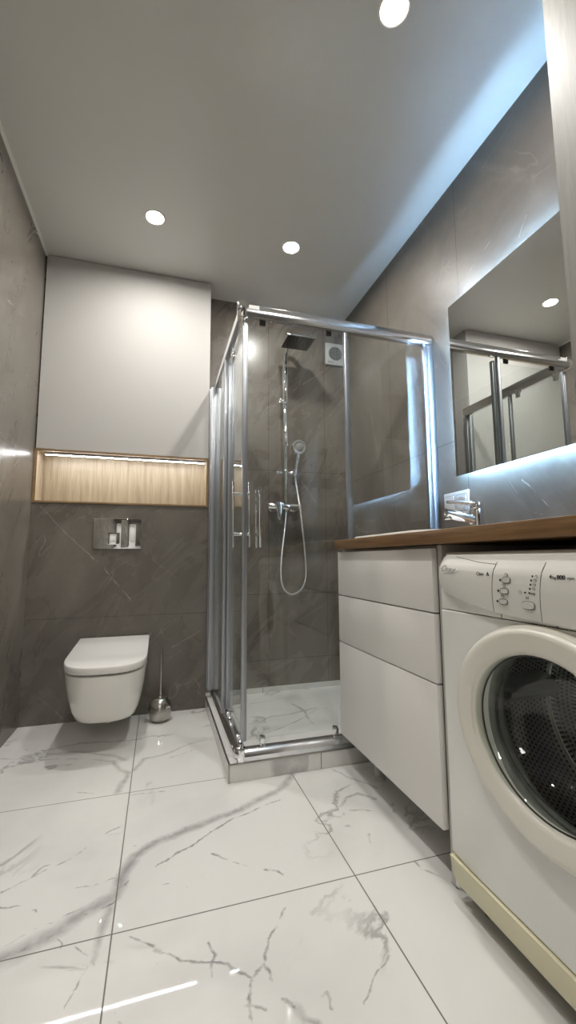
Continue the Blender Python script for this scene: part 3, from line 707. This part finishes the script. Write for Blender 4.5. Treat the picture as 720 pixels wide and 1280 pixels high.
box(bm, WX+.007, XR-.055, WY0-.012, WY0, .03, .812, .003); box(bm, WX+.007, XR-.055, WY1, WY1+.012, .03, .812, .003); box(bm, XR-.067, XR-.055, WY1+.012, WY0-.012, .03, .812); box(bm, WX+.09, XR-.067, WY1+.012, WY0-.012, .03, .05)
obj('casing', bm, M_enamel, wm)
obj('worktop_lid', box(BM(), WX+.016, XR-.055, WY1+.001, WY0-.001, .812, WZ, .010, 3), M_panel, wm)
# control panel: upper bulged fascia with a drooping lower edge, and the flat strip under it
def low(yy):
    u = (WY0-yy)/(WY0-WY1)
    pts_ = [(0, .748), (.08, .733), (.2, .717), (.34, .705), (.5, .700), (.64, .698), (.8, .703), (.92, .722), (1, .748)]
    for (a, za), (b_, zb_) in zip(pts_, pts_[1:]):
        if a <= u <= b_+1e-9: return za+(zb_-za)*(u-a)/(b_-a)
    return .748
def fascia_x(yy, t_):
    u = (WY0-yy)/(WY0-WY1); edge = min(u, 1-u)
    e_ = min(edge/.10, 1.); bulge = .030*math.sqrt(max(1-(1-e_)**2, 0))*(.72+.28*math.sin(PI*min(max(t_, 0), 1)))
    return WX+.008-bulge*(1-.55*max(t_-.72, 0)/.28)
bm = BM(); NY, NT = 48, 14; grid = []
for i in range(NY+1):
    yy = WY0-.0015+(WY1+.0015-WY0+.0015)*(.5-.5*math.cos(PI*i/NY)); col = []
    zl = low(yy); edge = min((WY0-yy), (yy-WY1)); zt = .829-.026*max(0, 1-edge/.045)**2
    for j in range(NT+1):
        t_ = j/NT; col.append(bm.verts.new((fascia_x(yy, t_), yy, zl+(zt-zl)*t_)))
    grid.append(col)
for i in range(NY):
    for j in range(NT): bm.faces.new((grid[i][j], grid[i][j+1], grid[i+1][j+1], grid[i+1][j]))
bw = [[bm.verts.new((WX+.030, grid[i][j].co.y, grid[i][j].co.z)) for i in range(NY+1)] for j in (0, NT)]
for i in range(NY):
    bm.faces.new((grid[i][0], grid[i+1][0], bw[0][i+1], bw[0][i])); bm.faces.new((grid[i][NT], grid[i+1][NT], bw[1][i+1], bw[1][i]))
    bm.faces.new((bw[0][i], bw[0][i+1], bw[1][i+1], bw[1][i]))
bm.faces.new([grid[0][j] for j in range(NT+1)]+[bw[1][0], bw[0][0]]); bm.faces.new([grid[NY][j] for j in range(NT+1)]+[bw[1][NY], bw[0][NY]])
cp = obj('control_panel', bm, M_panel, wm, 50)
bm = BM(); box(bm, WX+.001, WX+.030, WY1+.001, WY0-.001, .6915, .760, .004)
obj('lower_fascia', bm, M_enamel, wm)
def fx(yy, zz):
    zl = low(yy); return fascia_x(yy, (zz-zl)/(.829-zl))
def seam(pts_, r=.0008):
    bm = BM(); tube(bm, [(fx(y, z)+.0002, y, z) for y, z in pts_], r, 8, 3); return bm
for y0, z0, y1, z1 in ((-1.738, .706, -1.752, .812), (-1.858, .702, -1.872, .812)):
    obj('panel_seam', seam([(y0+(y1-y0)*q/6, z0+(z1-z0)*q/6) for q in range(7)]), M_line, cp)
obj('drawer_seam', seam([(-1.615, .824), (-1.66, .817), (-1.70, .811), (-1.752, .807)]), M_line, cp)
obj('panel_seam', box(BM(), WX+.0002, WX+.0012, -1.7435, -1.7425, .692, .704), M_line, cp)
obj('panel_seam', box(BM(), WX+.0002, WX+.0012, -1.8765, -1.8755, .692, .698), M_line, cp)
def oval(cy_, cz_, hy_, hz_, proud=.0025, n=28, e_=3.2):
    bm = BM(); rr = []
    for s_, pr_ in ((1., -.002), (1., proud*.6), (.9, proud), (.3, proud*.9)):
        ring = []
        for i in range(n):
            a = 2*PI*i/n; ca, sa = math.cos(a), math.sin(a)
            y = cy_+hy_*s_*math.copysign(abs(ca)**(2/e_), ca); z = cz_+hz_*s_*math.copysign(abs(sa)**(2/e_), sa)
            ring.append(Vector((fx(cy_, cz_)-pr_, y, z)))
        rr.append(ring)
    return rings(bm, rr)
def oval_ring(cy_, cz_, hy_, hz_):
    P = [Vector((fx(cy_, cz_)-.0004, cy_+hy_*math.copysign(abs(math.cos(a))**.62, math.cos(a)), cz_+hz_*math.copysign(abs(math.sin(a))**.62, math.sin(a)))) for a in [2*PI*i/28 for i in range(29)]]
    bm = BM(); tube(bm, P, .0011, 6, 0); return bm
M_btn = mat('washer_button', (.70, .69, .65), .2)
for k_, (y, z) in enumerate(((-1.786, .775), (-1.779, .7525), (-1.772, .7305))):
    bt = obj('button', oval(y, z, .0098, .0049), M_btn, cp); obj('button_rim', oval_ring(y, z, .0106, .0057), M_line, bt)
    bm = BM(); cyl(bm, (fx(y+.0165, z)-.0008, y+.0165, z), (fx(y+.0165, z)+.001, y+.0165, z), .0026, seg=14); obj('indicator', bm, M_ink, cp)
    x_ = fx(y, z+.011)-.0006
    bm = BM(); P = [Vector((x_, y+.004*math.cos(a), z+.0112+.0026*math.sin(a))) for a in [2*PI*i/14*(.8 if k_ == 0 else .9) for i in range(15)]]; tube(bm, P, .0005, 6, 0)
    obj('symbol', bm, M_line, cp)
bt = obj('button', oval(-1.835, .729, .0135, .0068, .004), M_btn, cp); obj('button_rim', oval_ring(-1.835, .729, .0143, .0076), M_line, bt)
for y, z in ((-1.850, .7855), (-1.847, .7775), (-1.845, .7695), (-1.843, .7615), (-1.841, .7535), (-1.831, .7535)):
    bm = BM(); cyl(bm, (fx(y, z)-.0008, y, z), (fx(y, z)+.001, y, z), .0019, seg=12); obj('indicator', bm, M_ink, cp)
    if y < -1.8415 or z > .76:
        yy = y-.009; bm = BM()
        P = [Vector((fx(yy, z)-.0005, yy+.0028*math.cos(a), z+.0024*math.sin(a))) for a in [2*PI*i/12*.8 for i in range(13)]]; tube(bm, P, .0004, 6, 0); obj('symbol', bm, M_line, cp)
bm = BM(); P = [Vector((fx(-1.819, .7535)-.0005, -1.819+.0032*math.cos(a), .7535+.0028*math.sin(a))) for a in [2*PI*i/12*.85 for i in range(13)]]; tube(bm, P, .0004, 6, 0); obj('symbol', bm, M_line, cp)
text('panel_print', 'stop', .0055, (fx(-1.85, .753)-.0006, -1.8445, .7515), M_ink, cp, (0, -1, 0), (0, 0, 1))
text('panel_print', '1/2', .0065, (fx(-1.832, .742)-.0006, -1.830, .7415), M_line, cp, (0, -1, 0), (0, 0, 1))
text('panel_print', 'Class', .0105, (fx(-1.712, .784)-.0006, -1.700, .7825), M_line, cp, (0, -1, 0), (0, 0, 1))
text('panel_print', 'A', .0120, (fx(-1.735, .784)-.0006, -1.7305, .782), M_ink, cp, (0, -1, 0), (0, 0, 1), .0006)
text('panel_print', '4', .0112, (fx(-1.89, .787)-.0006, -1.8865, .782), M_ink, cp, (0, -1, 0), (0, 0, 1), .0005)
text('panel_print', 'kg', .0085, (fx(-1.895, .787)-.0006, -1.8930, .782), M_line, cp, (0, -1, 0), (0, 0, 1), .0003)
text('panel_print', '800', .0112, (fx(-1.91, .787)-.0006, -1.9020, .782), M_ink, cp, (0, -1, 0), (0, 0, 1), .0006)
text('panel_print', 'rpm', .0085, (fx(-1.93, .787)-.0006, -1.9222, .782), M_line, cp, (0, -1, 0), (0, 0, 1), .0003)
text('badge', 'Ouer', .024, (fx(-1.60, .79)-.0025, -1.578, .788), mat('silver_badge', (.88, .88, .88), .12, .6), cp, (0, -1, -.06), (0, -.12, 1), .0008, .35)
# door
d = thing  # (name reuse guard)
def door_ring(x, a, n=72):
    k_ = 1-.14*min(max((a-.17)/.06, 0), 1)
    return [Vector((x, DYc+a*math.cos(2*PI*i/n), DZc+a*k_*math.sin(2*PI*i/n))) for i in range(n)]
def inner_ring(x, a, cut, n=72):
    """the opening: a circle whose right side is cut straight by the grip"""
    pts = []
    for i in range(n):
        t_ = 2*PI*i/n; y, z = a*1.12*math.cos(t_), a*.97*math.sin(t_)
        if y < -cut: y = -cut-(abs(y)-cut)*.12
        pts.append(Vector((x, DYc+y, DZc+z)))
    return pts
bm = BM()
rings(bm, [door_ring(WX-.0005, .240), door_ring(WX-.010, .2390), door_ring(WX-.018, .2355), door_ring(WX-.024, .229), door_ring(WX-.0265, .219), door_ring(WX-.0265, .205), door_ring(WX-.025, .182), inner_ring(WX-.024, .164, .086), inner_ring(WX-.021, .157, .079), inner_ring(WX-.014, .154, .076), inner_ring(WX-.001, .153, .075)], False, False)
dr = obj('door', bm, M_cream, wm, 60)
M_gl = M_bowl
def glass_ring(x, a, n=72): return [Vector((x, DYc+a*1.10*math.cos(2*PI*i/n), DZc+a*math.sin(2*PI*i/n))) for i in range(n)]
bm = BM()
rings(bm, [glass_ring(WX-.019, .158), glass_ring(WX-.016, .152), glass_ring(WX+.004, .143), glass_ring(WX+.040, .128), glass_ring(WX+.066, .112), glass_ring(WX+.078, .092), glass_ring(WX+.086, .05), glass_ring(WX+.088, .006)], False, True)
obj('door_glass', bm, M_gl, dr, 60)
bm = BM()
for r_, x_ in ((.1475, WX-.010), (.138, WX+.020)):
    P = [Vector((x_, DYc+r_*1.10*math.cos(2*PI*i/64), DZc+r_*math.sin(2*PI*i/64))) for i in range(65)]; tube(bm, P, .0016, 8, 0)
obj('glass_rim', bm, M_rubber, dr)
bm = BM(); rings(bm, [ring_front(WX+.012, .1695), ring_front(WX+.020, .163), ring_front(WX+.040, .161), ring_front(WX+.052, .165), ring_front(WX+.060, .174)], False, False)
obj('gasket', bm, mat('grey_gasket', (.20, .205, .19), .35), wm, 60)
bm = BM(); rings(bm, [ring_front(WX+.055, .172), ring_front(WX+.062, .208), ring_front(WX+.078, .222), ring_front(WX+.215, .222), ring_front(WX+.228, .216), ring_front(WX+.236, .204), ring_front(WX+.230, .190), ring_front(WX+.262, .176), ring_front(WX+.268, .02)], False, True)
dm = obj('drum', bm, M_drum, wm, 60)
bm = BM(); tube(bm, [Vector((WX+.232, DYc+.210*math.cos(2*PI*i/64), DZc+.210*math.sin(2*PI*i/64))) for i in range(65)], .0045, 8, 0)
obj('drum_rim', bm, M_chrome, dm, 60)
for k_ in range(3):
    a = 2*PI*k_/3+.10; u_ = Vector((0, math.cos(a), math.sin(a))); w2 = Vector((0, -math.sin(a), math.cos(a))); c0 = Vector((0, DYc, DZc)); bm = BM()
    def sec(x, hh): return [c0+Vector((x, 0, 0))+u_*.221-w2*.035, c0+Vector((x, 0, 0))+u_*(.221-hh*.7)-w2*.018, c0+Vector((x, 0, 0))+u_*(.221-hh)-w2*.005, c0+Vector((x, 0, 0))+u_*(.221-hh)+w2*.005, c0+Vector((x, 0, 0))+u_*(.221-hh*.7)+w2*.018, c0+Vector((x, 0, 0))+u_*.221+w2*.035]
    rings(bm, [sec(WX+.080, .01), sec(WX+.09, .040), sec(WX+.235, .040), sec(WX+.245, .01)])
    obj('drum_paddle', bm, mat('paddle_steel', (.80, .80, .81), .3, 1.), dm)
# kick strip with a rounded lower left end, and feet
bm = BM(); poly = [(WY0, .104)]
for i in range(9):
    a = PI/2*i/8; poly.append((WY0-.030*(1-math.cos(a)), .104-.052*math.sin(a)) )
poly += [(WY1+.03, .052), (WY1+.008, .075), (WY1, .104)]
prism(bm, poly, 'X', WX-.006, WX+.02)
obj('kick_strip', bevel_all(bm, .004, 2, .9), M_kick, wm)
for y in (-1.60, -2.075):
    for x in (WX+.06, XR-.12):
        bm = BM(); cyl(bm, (x, y, .0), (x, y, .018), .022, bev=.003); cyl(bm, (x, y, .015), (x, y, .034), .012); obj('foot', bm, M_rubber, wm)

# ------------------------------------------------------------------ ceiling downlights
spots = [(.586, -.437, 'round recessed ceiling light above the toilet, near the white cabinet'), (1.302, -.432, 'round recessed ceiling light above the shower enclosure'), (1.308, -1.500, 'round recessed ceiling light near the top edge of the photo'), (.586, -1.500, 'round recessed ceiling light overhead, just outside the top edge of the photo')]
src = None
for x, y, lab in spots:
    if src is None:
        src = thing('downlight', lab, 'ceiling light', (x, y, H), 'recessed ceiling lights')
        obj('ring', lathe(BM(), [(.0415, -.0005), (.0415, -.003), (.045, -.0045), (.049, -.003), (.051, -.0003)], (x, y, H), seg=40), M_ring, src)
        ld = bpy.data.lights.new('bulb', 'AREA'); ld.shape = 'DISK'; ld.size = .072; ld.energy = SPOT_W; ld.color = (1., .975, .935); ld.spread = math.radians(173)
        lo = bpy.data.objects.new('bulb', ld); COL.objects.link(lo); lo.parent = src; lo.location = (0, 0, -.006)
        obj('lens', lathe(BM(), [(.0410, -.0008), (.0410, -.0022), (.020, -.0026), (.002, -.0027)], (x, y, H), seg=40), M_spot, src)
    else:
        r = src.copy(); COL.objects.link(r); r.location = (x, y, H); r['label'] = lab
        for ch in list(src.children):
            c2 = ch.copy(); COL.objects.link(c2); c2.parent = r
